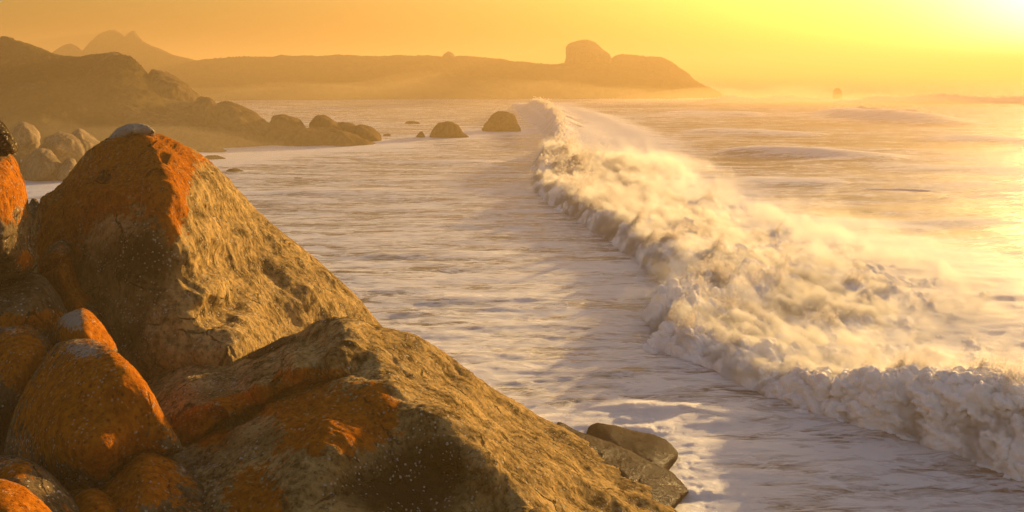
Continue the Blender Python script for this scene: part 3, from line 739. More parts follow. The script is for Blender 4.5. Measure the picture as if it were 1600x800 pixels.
LEFT = [
    # name, label, outline, inner, kwargs
    ('dome_boulder', 'big rounded boulder almost wholly covered in orange lichen',
     [(88, 536, 25), (130, 528, 25), (162, 536, 24.1), (192, 556, 23.3), (216, 582, 22.8), (238, 614, 22.5), (262, 658, 22.3), (285, 702, 22.25), (262, 712, 22.1), (230, 730, 22.6), (190, 770, 22), (150, 800, 21.6),
      (90, 790, 22), (40, 750, 22.8), (8, 710, 23.6), (12, 672, 24), (26, 628, 24.4), (56, 574, 24.8)],
     [(130, 560, 23.4), (190, 600, 22.2), (150, 640, 21.9), (90, 640, 22.0), (220, 660, 22.0), (245, 695, 21.95), (170, 700, 21), (90, 710, 21.3), (50, 680, 22.6)],
     dict(mat=M_rock, g=2.8, rnd=12, bulge=0.6, thick=4, rough=(0.06, 1.6), fine=(0.014, 0.2),
          orange=[(150, 640, 130, 110, 1.25)], pale=[(130, 545, 50, 22, 0.75), (30, 690, 22, 30, 0.5), (175, 690, 40, 30, 0.35)])),
    ('pointed_stone', 'small pointed orange stone with a pale top behind the orange dome',
     [(82, 545, 27), (88, 505, 27), (108, 488, 27), (130, 481, 27), (146, 489, 27), (162, 508, 26.9), (184, 548, 26.8), (160, 590, 26.5), (110, 590, 26.5)],
     [(125, 510, 26), (140, 530, 25.8)], dict(mat=M_rock, g=2.6, rnd=16, bulge=0.5, thick=2, rough=(0.05, 1), fine=(0.012, 0.15), orange=[(140, 520, 60, 50, 1.1)], pale=[(112, 498, 25, 22, 1.0)])),
    ('rounded_boulder', 'rounded orange boulder at the left edge beside the orange dome',
     [(-60, 560, 26.5), (-20, 520, 26.5), (18, 508, 26.4), (50, 512, 26.3), (76, 530, 26.2), (90, 560, 26), (80, 610, 25.8), (60, 660, 25.4), (30, 720, 25), (-60, 740, 25)],
     [(30, 560, 24.9), (20, 620, 24.6), (-10, 660, 24.4)], dict(mat=M_rock, g=3, rnd=22, bulge=0.6, thick=3, rough=(0.07, 1.2), fine=(0.015, 0.2), orange=[(30, 560, 55, 55, 1.0)], pale=[(15, 515, 30, 10, 0.6), (10, 620, 30, 40, 0.3)], dark=[(5, 650, 40, 70, 0.7)])),
    ('low_boulder', 'low rounded boulder with grey and orange patches in the bottom left corner',
     [(-60, 730, 20.5), (-20, 714, 20.5), (15, 711, 20.5), (45, 717, 20.4), (76, 736, 20.2), (104, 764, 20), (130, 796, 19.7), (150, 850, 19), (60, 900, 18.5), (-60, 900, 18.5)],
     [(30, 750, 19.3), (70, 800, 18.6), (10, 800, 18.7)], dict(mat=M_rock, g=3, rnd=22, bulge=0.6, thick=2.5, rough=(0.05, 1), fine=(0.012, 0.16), orange=[(20, 735, 50, 22, 0.8), (100, 800, 30, 30, 0.3)], pale=[(15, 722, 30, 14, 0.5)], dark=[(60, 750, 40, 15, 0.4)])),
    ('corner_boulder', 'smooth orange boulder cut off by the bottom left corner',
     [(-60, 740, 18.6), (-20, 745, 18.6), (12, 750, 18.5), (40, 762, 18.4), (66, 784, 18.2), (90, 815, 17.9), (90, 900, 17), (-60, 900, 17)],
     [(10, 800, 17.3)], dict(mat=M_rock, g=3, rnd=22, bulge=0.5, thick=2, rough=(0.05, 1), fine=(0.012, 0.16), orange=[(20, 790, 80, 60, 1.1)], dark=[(40, 770, 25, 12, 0.3)])),
    ('wedge_boulder', 'three-sided orange boulder wedged between the dome and the broad slope',
     [(152, 768, 21.2), (178, 742, 21.4), (200, 720, 21.6), (222, 704, 21.8), (250, 708, 21.9), (285, 728, 21.9), (318, 758, 21.6), (334, 800, 20.8), (330, 880, 19.5), (200, 900, 19), (140, 860, 20)],
     [(225, 745, 20.6), (240, 800, 19.8), (180, 790, 20.2)], dict(mat=M_rock, g=2.8, rnd=16, bulge=0.5, thick=2.5, rough=(0.06, 1), fine=(0.016, 0.16), orange=[(215, 745, 70, 50, 1.3), (160, 790, 40, 40, 0.8), (300, 800, 30, 40, 0.4)], pale=[(285, 735, 25, 14, 0.5), (250, 760, 40, 20, 0.4)])),
    ('crevice_stone', 'small orange stone in the gap below the orange dome',
     [(105, 775, 20.6), (125, 764, 20.6), (150, 762, 20.6), (175, 775, 20.4), (200, 800, 20), (200, 880, 19), (120, 880, 19)],
     [(150, 800, 19.6)], dict(mat=M_rock, g=2.8, rnd=14, bulge=0.4, thick=1.5, rough=(0.05, 1), fine=(0.012, 0.16), orange=[(150, 790, 60, 40, 1.0)])),
    ('tall_boulder', 'tall upright boulder at the left edge, orange above and grey below',
     [(-300, 330, 30), (-200, 240, 29.5), (-90, 205, 29), (-20, 215, 29), (8, 232, 29), (22, 246, 29), (34, 275, 29), (44, 305, 29), (51, 345, 29), (52, 380, 29), (57, 402, 28.8), (46, 422, 28.6), (22, 434, 28.3), (-10, 440, 28), (-120, 450, 28), (-280, 450, 28.5)],
     [(10, 290, 27.3), (15, 360, 26.9), (-20, 350, 26.6), (20, 400, 27.2)], dict(mat=M_rock, g=2.6, rnd=20, bulge=0.7, thick=3.5, rough=(0.1, 1.2), fine=(0.025, 0.2), orange=[(15, 280, 40, 45, 0.95), (40, 405, 16, 20, 0.8), (10, 330, 40, 30, 0.4)], pale=[(10, 380, 40, 40, 0.25)], dark=[(10, 420, 30, 20, 0.4)])),
    ('perched_stone', 'dark angular stone perched on top of the tall left boulder',
     [(-50, 165, 28.6), (-10, 175, 28.6), (4, 188, 28.6), (14, 202, 28.6), (24, 220, 28.6), (28, 236, 28.6), (20, 242, 28.5), (8, 236, 28.4), (-10, 228, 28.2), (-50, 225, 28.2)],
     [(5, 212, 28.0)], dict(mat=M_rock, g=2.2, rnd=10, bulge=0.35, thick=1.6, rough=(0.08, 0.6), fine=(0.02, 0.12), dark=[(10, 210, 60, 60, 0.6)])),
    ('grey_boulder', 'speckled grey boulder underneath the tall left boulder',
     [(-80, 430, 29.8), (0, 438, 29.8), (25, 432, 29.8), (50, 424, 29.8), (70, 434, 29.7), (92, 460, 29.6), (108, 492, 29.4), (100, 530, 29), (60, 580, 28.5), (-80, 580, 28.5)],
     [(50, 460, 28.4), (40, 500, 27.7), (0, 480, 27.9)], dict(mat=M_rock, g=2.8, rnd=18, bulge=0.6, thick=3, rough=(0.08, 1.2), fine=(0.02, 0.2), orange=[(15, 505, 60, 18, 0.9), (80, 500, 25, 18, 0.8)], pale=[(50, 455, 40, 20, 0.25)], dark=[(20, 438, 50, 10, 0.6)])),
    ('leaning_block', 'fractured orange block leaning against the foot of the peaked boulder',
     [(58, 428, 32.3), (66, 400, 32.3), (84, 378, 32.4), (104, 374, 32.4), (114, 392, 32.3), (116, 420, 32), (128, 450, 31.6), (148, 470, 31.2), (165, 500, 30.6), (182, 545, 30), (150, 570, 30), (110, 530, 30.6), (80, 470, 31.5)],
     [(95, 400, 31.2), (100, 430, 30.7), (120, 470, 30.1), (135, 500, 29.7)], dict(mat=M_rock, g=2.5, rnd=12, bulge=0.5, thick=2.5, rough=(0.1, 0.9), fine=(0.02, 0.15), orange=[(105, 440, 60, 60, 1.0)], pale=[(92, 395, 25, 20, 0.35)], groove=[[(70, 425, 0.35), (90, 412, .35), (112, 398, .35)]])),
    ('back_stone', 'little grey stone showing behind the left shoulder of the peaked boulder',
     [(40, 350, 40), (44, 322, 40), (50, 310, 40), (58, 312, 40), (66, 330, 40), (70, 360, 40)],
     [(55, 335, 39.5)], dict(mat=M_rock, g=2.2, rnd=8, bulge=0.4, thick=1.5, rough=(0.05, 1), fine=(0.012, 0.16), pale=[(55, 330, 20, 20, 0.4)])),
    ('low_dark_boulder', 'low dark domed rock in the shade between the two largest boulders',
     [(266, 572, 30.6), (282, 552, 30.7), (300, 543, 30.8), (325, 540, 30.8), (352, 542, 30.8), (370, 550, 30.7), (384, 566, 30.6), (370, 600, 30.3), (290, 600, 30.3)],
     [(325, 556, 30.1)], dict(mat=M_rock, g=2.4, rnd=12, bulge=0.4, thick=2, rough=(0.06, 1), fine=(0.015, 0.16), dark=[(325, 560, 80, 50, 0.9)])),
    ('ridge_stone', 'thin broken slab of rock resting on the upper edge of the broad slope',
     [(384, 560, 29.4), (400, 548, 29.4), (420, 538, 29.4), (442, 527, 29.4), (462, 524, 29.3), (456, 534, 29), (430, 546, 29), (405, 558, 29)],
     [(425, 543, 29.0)], dict(mat=M_rock, g=2.0, rnd=6, bulge=0.2, thick=1.2, rough=(0.07, 0.5), fine=(0.02, 0.1), dark=[(425, 543, 60, 30, 0.5)])),
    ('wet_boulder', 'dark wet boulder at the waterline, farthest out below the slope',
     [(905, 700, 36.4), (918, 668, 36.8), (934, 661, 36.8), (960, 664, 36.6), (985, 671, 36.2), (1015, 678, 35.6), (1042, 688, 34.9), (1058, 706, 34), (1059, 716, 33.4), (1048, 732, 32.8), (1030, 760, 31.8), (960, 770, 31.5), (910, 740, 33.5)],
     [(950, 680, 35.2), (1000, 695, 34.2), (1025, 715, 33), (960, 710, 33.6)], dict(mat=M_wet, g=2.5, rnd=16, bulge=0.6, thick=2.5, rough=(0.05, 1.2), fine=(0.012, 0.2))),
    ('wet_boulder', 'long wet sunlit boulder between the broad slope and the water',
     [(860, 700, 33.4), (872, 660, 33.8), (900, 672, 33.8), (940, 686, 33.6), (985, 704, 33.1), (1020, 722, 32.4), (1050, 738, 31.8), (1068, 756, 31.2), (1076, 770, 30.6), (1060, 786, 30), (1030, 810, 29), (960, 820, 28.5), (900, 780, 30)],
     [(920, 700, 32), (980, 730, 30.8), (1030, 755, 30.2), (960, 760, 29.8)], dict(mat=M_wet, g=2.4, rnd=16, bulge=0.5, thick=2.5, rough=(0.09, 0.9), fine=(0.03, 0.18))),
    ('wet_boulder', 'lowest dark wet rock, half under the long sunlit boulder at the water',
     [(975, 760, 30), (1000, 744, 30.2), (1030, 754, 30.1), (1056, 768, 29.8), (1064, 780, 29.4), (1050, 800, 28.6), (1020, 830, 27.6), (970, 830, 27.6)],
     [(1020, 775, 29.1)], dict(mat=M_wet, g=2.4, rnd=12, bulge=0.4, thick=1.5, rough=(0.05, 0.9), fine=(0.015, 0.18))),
    ('small_stone', 'small round stone at the bottom edge on the broad slope',
     [(822, 812, 21.0), (828, 797, 21.2), (842, 792, 21.2), (854, 798, 21.2), (858, 812, 21.0), (842, 830, 20.6)],
     [(840, 806, 20.7)], dict(mat=M_flank, g=1.8, rnd=9, bulge=0.3, thick=0.6, rough=(0.02, 0.4), fine=(0.01, 0.1))),
]
for k, (nm, lab, ol, inn, kw) in enumerate(LEFT):
    o = rock(nm, ol, inn, seed=20 + k, **kw)
    tag(o, lab, 'stone' if 'stone' in nm else 'boulder')

# bedrock filling the gaps between near boulders, its colour darkened as crevice shade
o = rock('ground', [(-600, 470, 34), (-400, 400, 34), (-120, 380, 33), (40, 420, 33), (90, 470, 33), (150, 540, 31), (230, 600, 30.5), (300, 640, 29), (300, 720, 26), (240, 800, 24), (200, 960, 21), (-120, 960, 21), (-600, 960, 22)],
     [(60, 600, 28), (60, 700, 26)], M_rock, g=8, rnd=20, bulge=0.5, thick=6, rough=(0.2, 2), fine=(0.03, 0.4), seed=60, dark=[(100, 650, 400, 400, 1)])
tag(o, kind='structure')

# ------------------------------------------------------------------ far shore
def base_out(pts, Ytop, vbase, extra=14):
    """outline: given top points at their distance, closed under the sea at the front"""
    Yb = SEA(vbase)
    return [(u, v, Ytop if len(q) < 1 else q[0]) for u, v, *q in pts], Yb


def hill(name, top, Yt, vb, mat, mid=(), g=4, kind=None, label=None, cat=None, zb=-1.5, thick=60, rough=(2.0, 14), fine=(0.5, 2.5), rnd=8, bulge=6, en=1.0, seed=0, group=None, **kw):
    """top: (u,v[,Y]) left to right; the foot runs just under the sea along vb"""
    T_ = [(p[0], p[1], p[2] if len(p) > 2 else Yt) for p in top]
    us = [p[0] for p in top]
    bl = np.linspace(us[-1], us[0], max(3, int((us[-1] - us[0]) / 60) + 2))
    if isinstance(vb, (int, float)): vb = [(us[0], vb), (us[-1], vb)]
    B_ = []
    for u in bl:
        v = float(np.interp(u, [q[0] for q in vb], [q[1] for q in vb]))
        Y = SEA(v); Y2 = (zb - CH) / slope(v) * 1.0
        # push the foot down below the water: same distance, lower line of sight
        s = (zb - CH) / Y; th = math.atan(-s)
        vv = 400 + F * math.tan(th - TH)
        B_.append((u, vv, Y))
    o = rock(name, T_ + B_, mid, mat, g=g, rnd=rnd, bulge=bulge, thick=thick, rough=rough, fine=fine, seed=seed, edge_noise=en, **kw)
    return tag(o, label, cat, group, kind)


hill('mountain', [(40, 110), (70, 90), (86, 79), (98, 71), (110, 68), (120, 72), (129, 79), (140, 66), (154, 54), (168, 48), (180, 47), (190, 54), (195, 57), (203, 50), (210, 48), (216, 56), (226, 66), (246, 75), (272, 86), (310, 95), (360, 112), (420, 135)],
     580, 148, M_scrub, g=1.8, thick=150, rough=(1.0, 40), fine=(0.5, 8), rnd=4, bulge=10, en=0.3, kind='structure', seed=71)
hill('headland', [(215, 158), (240, 130), (275, 105), (300, 95), (340, 90), (380, 88), (425, 88), (438, 85), (452, 87), (500, 87), (530, 85), (580, 87), (640, 86), (690, 87), (730, 86), (765, 91), (800, 95), (850, 100), (880, 98), (905, 96), (950, 93), (962, 86), (975, 84),
      (1000, 86), (1030, 89), (1050, 97), (1066, 109), (1082, 122), (1096, 131), (1112, 138), (1130, 148), (1142, 155)],
     530, [(215, 162), (420, 157), (700, 155), (1142, 157)], M_scrub, mid=[(400, 120, 490), (600, 115, 500), (800, 120, 495), (1000, 115, 500), (500, 140, 465), (900, 140, 468)],
     g=2.4, thick=160, rough=(2.0, 40), fine=(0.9, 4.0), rnd=3, bulge=6, en=1.7, kind='structure', seed=72)
o = rock('balanced_boulder', O3([(882, 104), (884, 90), (884, 74), (892, 66), (906, 63), (918, 62), (930, 66), (941, 76), (952, 84), (956, 92), (953, 104), (915, 110)], 505), [(915, 85, 490)], M_far, g=1.8, rnd=12, bulge=8, thick=25, rough=(0.8, 8), fine=(0.2, 1.5), seed=73, edge_noise=0.4)
tag(o, 'huge block-shaped boulder balanced on the crest of the far headland', 'boulder')
o = rock('domed_rock', O3([(690, 90), (694, 84), (701, 80), (708, 84), (711, 90), (700, 94)], 520), [(700, 87, 514)], M_far, g=1.6, rnd=6, bulge=4, thick=8, rough=(0.3, 5), fine=(0.1, 1), seed=74, edge_noise=0.2)
tag(o, 'small domed rock on the skyline in the middle of the far headland', 'rock')

hill('hill', [(-620, 120, 235), (-460, 70, 235), (-300, 42, 235), (-160, 40, 235), (-60, 48, 235), (0, 60, 232), (20, 62, 230), (45, 70, 228), (75, 80, 226), (100, 86, 224), (125, 86, 222), (150, 83, 220), (170, 79, 218), (185, 80, 216), (203, 88, 214), (215, 96, 213), (228, 112, 212), (245, 130, 210), (262, 155, 205), (300, 190, 195), (335, 222, 187)],
     225, [(-620, 275), (-160, 262), (120, 256), (335, 232)], M_scrub, mid=[(0, 120, 215), (100, 130, 205), (180, 120, 200), (60, 180, 175), (160, 180, 180), (230, 170, 188), (-80, 150, 205), (140, 220, 165), (40, 220, 160)],
     g=2.6, thick=80, rough=(1.8, 20), fine=(0.5, 3.0), rnd=8, bulge=6, en=1.0, facets=0, kind='structure', seed=75)
hill('shore', [(120, 175, 200), (170, 160, 200), (215, 150, 200), (250, 152, 200), (290, 158, 198), (320, 163, 196), (350, 166, 195), (390, 178, 193), (420, 190, 191), (460, 200, 190), (500, 206, 190), (550, 214, 189), (588, 224, 188)],
     195, [(120, 255), (250, 244), (340, 232), (420, 228), (588, 227)], M_far, mid=[(220, 200, 180), (300, 205, 180), (380, 205, 184), (470, 216, 186)],
     g=2.4, thick=20, rough=(0.9, 9), fine=(0.3, 2.2), rnd=6, bulge=3, en=1.0, kind='structure', seed=77)
FARR = [
    ('shore_boulder', 'broad dark domed outcrop below the skyline of the left hill', [(222, 112), (226, 101), (236, 100), (252, 104), (272, 114), (290, 128), (302, 140), (312, 150), (318, 170), (280, 190), (235, 170)], 214, [(265, 140, 206)], dict(mat=M_far, thick=18, bulge=5, rough=(1.6, 8), fine=(0.3, 1.5))),
    ('shore_boulder', 'steep pale rock face leaning on the left hill under its summit', [(120, 150), (130, 100), (150, 86), (172, 80), (196, 90), (212, 104), (228, 124), (250, 150), (240, 175), (180, 190), (130, 180)], 213, [(180, 130, 203)], dict(mat=M_far, thick=14, bulge=5, rough=(2.2, 9), fine=(0.3, 1.5))),
    ('shore_boulder', 'pale weathered patch of rock high on the left hill slope', [(22, 140), (30, 130), (50, 129), (68, 138), (72, 150), (50, 160), (28, 152)], 203, [(46, 142, 200)], dict(mat=M_far, thick=6, bulge=2, rough=(1.0, 4), fine=(0.3, 1.2))),
    ('shore_slab', 'long smooth sloping slab running down to the cove', [(130, 190), (160, 172), (195, 163), (230, 172), (270, 184), (310, 200), (340, 214), (360, 232), (340, 250), (250, 250), (150, 245)], 186, [(220, 200, 176), (290, 215, 176)], dict(mat=M_far, thick=20, bulge=4, rough=(1.0, 10), fine=(0.15, 1.5))),
    ('shore_boulder', 'tall rounded boulder in the middle of the left shore', [(296, 210), (294, 180), (300, 160), (312, 151), (328, 152), (340, 164), (350, 190), (360, 222), (330, 236), (300, 232)], 190, [(325, 185, 184)], dict(mat=M_far, thick=12, bulge=4, rough=(0.9, 6), fine=(0.2, 1.5))),
    ('shore_boulder', 'large brown outcrop with a sunlit streak right of the tall rounded boulder', [(322, 215), (328, 170), (338, 158), (356, 158), (378, 166), (398, 176), (412, 186), (424, 200), (430, 228), (400, 240), (340, 240)], 192, [(370, 195, 184)], dict(mat=M_far, thick=15, bulge=4, rough=(1.2, 7), fine=(0.2, 1.5))),
    ('shore_outcrop', 'low dark finger of rock reaching farthest into the bay', [(400, 234), (404, 200), (420, 194), (450, 198), (490, 200), (520, 200), (545, 206), (570, 216), (590, 225), (592, 236), (500, 244)], 188, [(480, 215, 182), (540, 220, 183)], dict(mat=M_far, thick=12, bulge=3, rough=(0.8, 6), fine=(0.2, 1.5))),
    ('shore_boulder', 'low rounded rock on top of the dark finger of rock', [(418, 204), (424, 184), (434, 180), (452, 181), (468, 188), (478, 200), (462, 210)], 192, [(448, 192, 189)], dict(mat=M_far, thick=8, bulge=3, rough=(0.4, 4), fine=(0.1, 1))),
    ('shore_boulder', 'smooth domed boulder behind the finger of rock', [(484, 200), (488, 184), (498, 179), (508, 179), (520, 184), (530, 192), (536, 204), (510, 212)], 197, [(508, 190, 194)], dict(mat=M_far, thick=8, bulge=3, rough=(0.4, 5), fine=(0.1, 1))),
    ('shore_boulder', 'rounded boulder at the seaward end of the left shore', [(540, 214), (546, 198), (560, 194), (575, 196), (588, 203), (596, 211), (598, 220), (570, 226)], 196, [(568, 205, 193)], dict(mat=M_far, thick=8, bulge=3, rough=(0.4, 5), fine=(0.1, 1))),
    ('shore_boulder', 'flat rock between the smooth dome and the seaward boulder', [(520, 206), (526, 192), (540, 190), (556, 196), (562, 208), (540, 214)], 199, [(540, 200, 197)], dict(mat=M_far, thick=6, bulge=2, rough=(0.4, 5), fine=(0.1, 1))),
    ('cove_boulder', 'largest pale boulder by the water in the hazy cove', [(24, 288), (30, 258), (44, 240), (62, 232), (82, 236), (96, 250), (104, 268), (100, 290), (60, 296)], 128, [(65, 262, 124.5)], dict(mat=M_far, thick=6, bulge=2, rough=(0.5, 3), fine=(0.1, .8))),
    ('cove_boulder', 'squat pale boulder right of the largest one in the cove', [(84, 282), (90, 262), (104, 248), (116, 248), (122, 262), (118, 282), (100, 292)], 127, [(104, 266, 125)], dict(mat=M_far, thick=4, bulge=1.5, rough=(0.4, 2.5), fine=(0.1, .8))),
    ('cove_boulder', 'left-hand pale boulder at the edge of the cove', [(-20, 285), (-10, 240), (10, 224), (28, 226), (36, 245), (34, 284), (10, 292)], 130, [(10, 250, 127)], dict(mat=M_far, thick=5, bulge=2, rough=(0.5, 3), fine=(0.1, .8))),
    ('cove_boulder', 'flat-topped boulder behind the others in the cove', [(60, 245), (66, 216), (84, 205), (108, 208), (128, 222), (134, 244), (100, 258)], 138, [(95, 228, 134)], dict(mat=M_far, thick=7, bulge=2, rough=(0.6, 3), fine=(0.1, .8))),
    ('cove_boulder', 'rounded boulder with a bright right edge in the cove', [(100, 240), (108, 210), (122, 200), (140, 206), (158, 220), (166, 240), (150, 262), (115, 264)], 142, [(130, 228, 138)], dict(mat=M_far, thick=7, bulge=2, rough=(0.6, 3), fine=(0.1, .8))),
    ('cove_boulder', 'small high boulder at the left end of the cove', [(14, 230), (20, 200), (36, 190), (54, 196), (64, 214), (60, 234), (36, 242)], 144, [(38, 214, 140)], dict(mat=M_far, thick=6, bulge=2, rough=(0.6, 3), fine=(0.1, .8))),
]
for k, (nm, lab, ol, Yd, inn, kw) in enumerate(FARR):
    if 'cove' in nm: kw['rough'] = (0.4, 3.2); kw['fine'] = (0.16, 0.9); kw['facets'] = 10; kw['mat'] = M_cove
    else: kw['rough'] = (0.6, 6); kw['fine'] = (0.28, 2.0); kw['facets'] = 4
    o = rock(nm, O3(ol, Yd), inn, g=2.2, rnd=8, seed=90 + k, edge_noise=1.4, **kw)
    grp = 'boulders along the hazy left shore' if nm == 'shore_boulder' else ('pale boulders in the hazy cove' if nm == 'cove_boulder' else None)
    tag(o, lab, 'boulder' if 'boulder' in nm else 'rock', grp)

STK = [
    ('sea_stack', 'domed sea rock nearer the left shore with a small pointed rock beside it', [(672, 216), (676, 202), (684, 193), (696, 188), (706, 188), (716, 195), (724, 207), (734, 216), (704, 222)], 215, 2.5),
    ('sea_stack', 'domed sea rock standing closest to the distant wave', [(749, 206), (756, 192), (766, 181), (778, 174), (792, 174), (804, 180), (811, 192), (815, 206), (782, 212)], 205, 3),
    ('small_sea_rock', 'tiny pointed rock just left of the nearer domed sea rock', [(649, 216), (653, 208), (658, 204), (663, 210), (665, 216), (657, 219)], 215, 0.8),
    ('flat_sea_rock', 'low flat rock awash behind the domed sea rocks', [(632, 194), (638, 189), (648, 189), (660, 193), (646, 197)], 194, 1),
    ('awash_rock', 'flat rock awash close to the cove', [(348, 270), (358, 264), (370, 263), (382, 268), (366, 274)], 270, 0.8),
    ('awash_rock', 'tiny dark rock awash alone in the bay', [(455, 281), (462, 278), (472, 278), (478, 281), (466, 284)], 281, 0.5),
    ('awash_rock', 'long low rock awash at the foot of the left shore slab', [(312, 251), (322, 244), (338, 243), (356, 249), (340, 256)], 251, 1),
    ('awash_rock', 'second long low rock awash below the shore slab', [(300, 239), (320, 231), (345, 231), (362, 236), (335, 243)], 238, 1),
    ('awash_rock', 'very low rock awash in line with the seaward boulder', [(596, 214), (600, 210), (608, 209), (614, 213), (606, 217)], 213, 0.7),
]
for k, (nm, lab, ol, vb, th_) in enumerate(STK):
    Y = SEA(vb)
    o = rock(nm, O3(ol, Y), [(np.mean([p[0] for p in ol]), np.mean([p[1] for p in ol]), Y - th_)], M_far, g=1.6, rnd=8, bulge=1.2, thick=th_ * 3, rough=(0.3, 2.2), fine=(0.14, 0.9), facets=5, seed=120 + k, edge_noise=0.5)
    tag(o, lab, 'rock')
o = rock('offshore_stack', O3([(1301, 154), (1302, 142), (1305, 138), (1311, 138), (1315, 142), (1316, 154), (1309, 158)], SEA(155)), [(1308, 145, SEA(155) - 5)], M_far, g=1.6, rnd=6, bulge=2, thick=10, rough=(0.3, 4), fine=(0.1, 1), seed=140, edge_noise=0.3)
tag(o, 'lone square sea stack near the right horizon', 'rock')

# ------------------------------------------------------------------ mist over the breaker
def mist_shell(k, off, dens, d0, d1, seed, lam, cut=0.0):
    """a lumpy closed body of fine spray hanging over the breaking wave"""
    Ys = np.geomspace(25, 180, 380); ds = np.linspace(d0, d1, 70)
    Yg, Dg = np.meshgrid(Ys, ds, indexing='ij'); y = Yg.ravel(); d = Dg.ravel(); x = foot_x(y) + d
    h, _ = breaker_h(x, y)
    sc = 1 + np.clip(y - 60, 0, 300) * (0.005 if off < 1 else 0.0008)
    P = np.c_[x, y * 0.8, h] / (lam * sc)[:, None] + seed
    lump = fbm(P, 5, 0.55, billow=True) + 0.9 * perlin(P * 0.33 + 8) - cut
    e = sstep(d0, d0 + 1.2 + 2.2 * off, d) * (1 - sstep(d1 - 7, d1, d)) * sstep(25, 29, y) * (1 - sstep(145, 180, y))
    z = (h + off * sc * np.clip(0.35 + lump, -1, 2)) * e - (1 - e) * 1.0
    x = x - 0.4 * off * sc * lump * e
    n2 = len(ds); nr = len(Ys)
    top = np.c_[x, y, z]; bot = np.c_[x, y, np.full(len(x), -1.6)]
    i = np.arange(nr - 1)[:, None] * n2 + np.arange(n2 - 1)[None]
    Q = np.stack([i, i + 1, i + n2 + 1, i + n2], -1).reshape(-1, 4)
    N = nr * n2
    ring = np.r_[np.arange(n2), np.arange(1, nr) * n2 + n2 - 1, (nr - 1) * n2 + np.arange(n2 - 2, -1, -1), np.arange(nr - 2, 0, -1) * n2]
    nx = np.roll(ring, -1)
    side = np.stack([ring, ring + N, nx + N, nx], -1)
    o = mesh_np('sea_mist', np.r_[top, bot], np.r_[Q, (Q + N)[:, ::-1], side], M_mist[k])
    tag(o, kind='stuff')


M_mist = []
SH = [(0.22, 1.2, -0.9, 16, 1.0, 0.8, 0.15), (0.55, 0.8, -1.4, 20, 7.0, 1.4, 0.15), (1.1, 0.14, -2.0, 26, 12.0, 1.5, 0.12), (2.2, 0.04, -4.0, 30, 21.0, 4.0, 0.0)]
for k, (off, dens, d0, d1, sd_, lam, cut) in enumerate(SH):
    m, nt = nodes('spray_mist'); t = NT(nt)
    p = t.n('ShaderNodeVolumePrincipled')
    p.inputs['Color'].default_value = (0.99, 0.97, 0.94, 1)
    p.inputs['Density'].default_value = dens
    p.inputs['Anisotropy'].default_value = 0.3 if dens > 0.5 else 0.4
    out = t.n('ShaderNodeOutputMaterial'); t.l(p.outputs[0], out.inputs['Volume'])
    M_mist.append(m)
    mist_shell(k, off, dens, d0, d1, sd_, lam, cut)

def mist_bank(cx, cy, rx, ry, hgt, dens, seed):
    """a low bank of spray drifting over the water: a lumpy closed mound"""
    n = 70; a, r = np.meshgrid(np.linspace(0, 2 * PI, n, endpoint=False), np.linspace(0, 1, 26), indexing='ij')
    a = a.ravel(); r = r.ravel(); wob = 1 + 0.22 * perlin(np.c_[np.cos(a) * 1.3, np.sin(a) * 1.3, a * 0 + seed])
    x = cx + rx * r * wob * np.cos(a); y = cy + ry * r * wob * np.sin(a)
    z = hgt * (1 - r ** 2.2) * (1 + 0.45 * fbm(np.c_[x, y, x * 0] / (hgt * 3.5) + seed, 3)) - 0.9 * r ** 6
    V = np.r_[np.c_[x, y, z], np.c_[x, y, np.full(len(x), -1.5)]]
    N = len(x); Q = []
    for i in range(n):
        j = (i + 1) % n
        for k in range(25):
            q = (i * 26 + k, i * 26 + k + 1, j * 26 + k + 1, j * 26 + k)
            Q.append(q); Q.append(tuple(N + t_ for t_ in q[::-1]))
        Q.append((i * 26 + 25, N + i * 26 + 25, N + j * 26 + 25, j * 26 + 25))
    me = bpy.data.meshes.new('sea_mist'); me.from_pydata(V.tolist(), [], Q); me.update()
    bm_ = __import__('bmesh').new(); bm_.from_mesh(me)
    __import__('bmesh').ops.remove_doubles(bm_, verts=bm_.verts, dist=1e-4)
    __import__('bmesh').ops.recalc_face_normals(bm_, faces=bm_.faces)
    bm_.to_mesh(me); bm_.free()
    for p_ in me.polygons: p_.use_smooth = True
    m, nt = nodes('shore_mist'); t = NT(nt)
    p = t.n('ShaderNodeVolumePrincipled')
    p.inputs['Color'].default_value = (0.95, 0.78, 0.5, 1)
    p.inputs['Density'].default_value = dens; p.inputs['Anisotropy'].default_value = 0.45
    out = t.n('ShaderNodeOutputMaterial'); t.l(p.outputs[0], out.inputs['Volume'])
    me.materials.append(m)
    o = bpy.data.objects.new('sea_mist', me); COL.objects.link(o); tag(o, kind='stuff')


mist_bank(-72, 150, 45, 45, 6, 0.0042, 1.5)
mist_bank(-85, 165, 60, 60, 10, 0.0014, 4.5)
mist_bank(-20, 430, 190, 45, 9, 0.004, 7.5)
mist_bank(120, 420, 90, 60, 6, 0.004, 9.5)

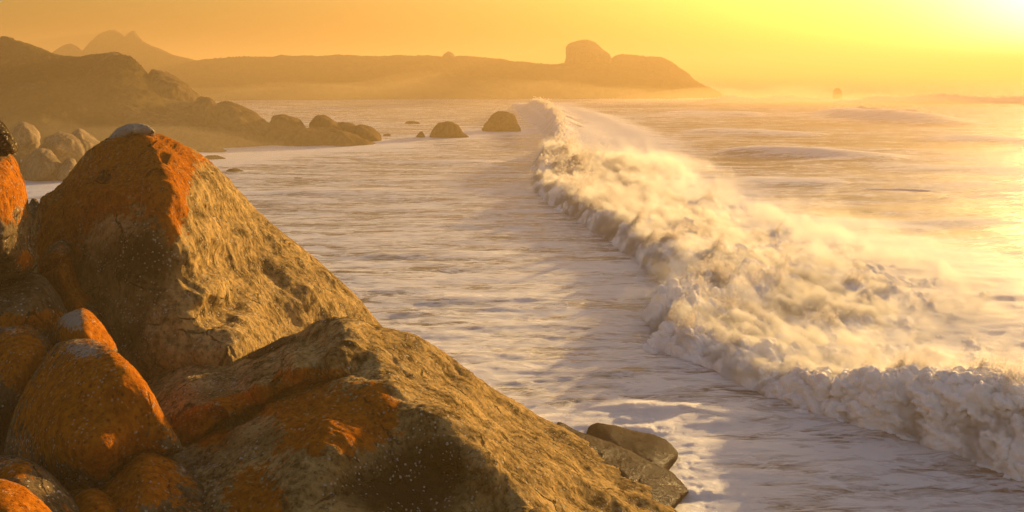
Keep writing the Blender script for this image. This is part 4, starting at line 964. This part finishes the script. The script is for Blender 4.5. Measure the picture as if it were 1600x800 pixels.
# ------------------------------------------------------------------ air
def haze():
    me = bpy.data.meshes.new('haze'); L = 19000.0; z0, z1 = -3.0, 38.5
    v = [(x, y, z) for x in (-L, L) for y in (-L, L) for z in (z0, z1)]
    f = [(0, 1, 3, 2), (4, 6, 7, 5), (0, 4, 5, 1), (2, 3, 7, 6), (0, 2, 6, 4), (1, 5, 7, 3)]
    me.from_pydata(v, [], f); me.update()
    o = bpy.data.objects.new('haze', me); COL.objects.link(o)
    m, nt = nodes('haze'); t = NT(nt)
    p = t.n('ShaderNodeVolumePrincipled')
    p.inputs['Color'].default_value = (0.62, 0.44, 0.215, 1)
    p.inputs['Density'].default_value = 0.0017
    p.inputs['Anisotropy'].default_value = 0.35
    out = t.n('ShaderNodeOutputMaterial'); t.l(p.outputs[0], out.inputs['Volume'])
    me.materials.append(m)
    tag(o, kind='stuff')
haze()

# ------------------------------------------------------------------ light
w = bpy.data.worlds.new('World'); scene.world = w; w.use_nodes = True
nt = w.node_tree; nt.nodes.clear(); t = NT(nt)
sky = nt.nodes.new('ShaderNodeTexSky'); sky.sky_type = 'NISHITA'; sky.sun_disc = False
sky.sun_elevation = math.radians(SUN_EL); sky.sun_rotation = math.radians(SUN_AZ)
sky.altitude = 0; sky.air_density = 1.3; sky.dust_density = 3.5; sky.ozone_density = 1.0
tc = nt.nodes.new('ShaderNodeTexCoord')
sx = nt.nodes.new('ShaderNodeSeparateXYZ'); nt.links.new(tc.outputs['Generated'], sx.inputs[0])
up = t.remap(sx.outputs['Z'], 0.04, 0.42)
tint = t.mix(up, (1.0, 0.84, 0.56), (0.92, 0.98, 1.22))
mul = nt.nodes.new('ShaderNodeMix'); mul.data_type = 'RGBA'; mul.blend_type = 'MULTIPLY'; mul.inputs[0].default_value = 1
nt.links.new(sky.outputs[0], mul.inputs[6]); nt.links.new(tint, mul.inputs[7])
vd = nt.nodes.new('ShaderNodeVectorMath'); vd.operation = 'DOT_PRODUCT'
nrmv = nt.nodes.new('ShaderNodeVectorMath'); nrmv.operation = 'NORMALIZE'
nt.links.new(tc.outputs['Generated'], nrmv.inputs[0]); nt.links.new(nrmv.outputs[0], vd.inputs[0])
_a, _e = math.radians(SUN_AZ), math.radians(SUN_EL - 5)
vd.inputs[1].default_value = (math.sin(_a) * math.cos(_e), math.cos(_a) * math.cos(_e), math.sin(_e))
gl = t.math('MULTIPLY', t.math('POWER', t.math('MAXIMUM', vd.outputs['Value'], 0.0), 110.0), 26.0)
gc = nt.nodes.new('ShaderNodeVectorMath'); gc.operation = 'SCALE'; gc.inputs[0].default_value = (1.0, 0.82, 0.66)
nt.links.new(gl, gc.inputs['Scale'])
ad = nt.nodes.new('ShaderNodeMix'); ad.data_type = 'RGBA'; ad.blend_type = 'ADD'; ad.inputs[0].default_value = 1
ad.clamp_result = False
nt.links.new(mul.outputs[2], ad.inputs[6]); nt.links.new(gc.outputs[0], ad.inputs[7])
bg = nt.nodes.new('ShaderNodeBackground'); bg.inputs[1].default_value = 0.058
out = nt.nodes.new('ShaderNodeOutputWorld')
nt.links.new(ad.outputs[2], bg.inputs[0]); nt.links.new(bg.outputs[0], out.inputs[0])

sl = bpy.data.lights.new('sun', 'SUN'); so = bpy.data.objects.new('sun', sl); COL.objects.link(so)
sl.energy = 5.0; sl.angle = math.radians(1.2); sl.color = (1.0, 0.64, 0.25)
az, el = math.radians(SUN_AZ), math.radians(SUN_EL)
d = Vector((math.sin(az) * math.cos(el), math.cos(az) * math.cos(el), math.sin(el)))
so.rotation_euler = d.to_track_quat('Z', 'Y').to_euler()
so.location = d * 200 + Vector((0, 0, 20))

scene.view_settings.view_transform = 'Standard'
scene.view_settings.look = 'None'
scene.view_settings.exposure = 1.45
scene.view_settings.gamma = 1
scene.render.engine = 'CYCLES'
scene.cycles.use_denoising = True
scene.cycles.denoising_prefilter = 'FAST'
scene.cycles.max_bounces = 6
scene.cycles.transparent_max_bounces = 64
scene.cycles.volume_bounces = 0
scene.cycles.use_adaptive_sampling = False
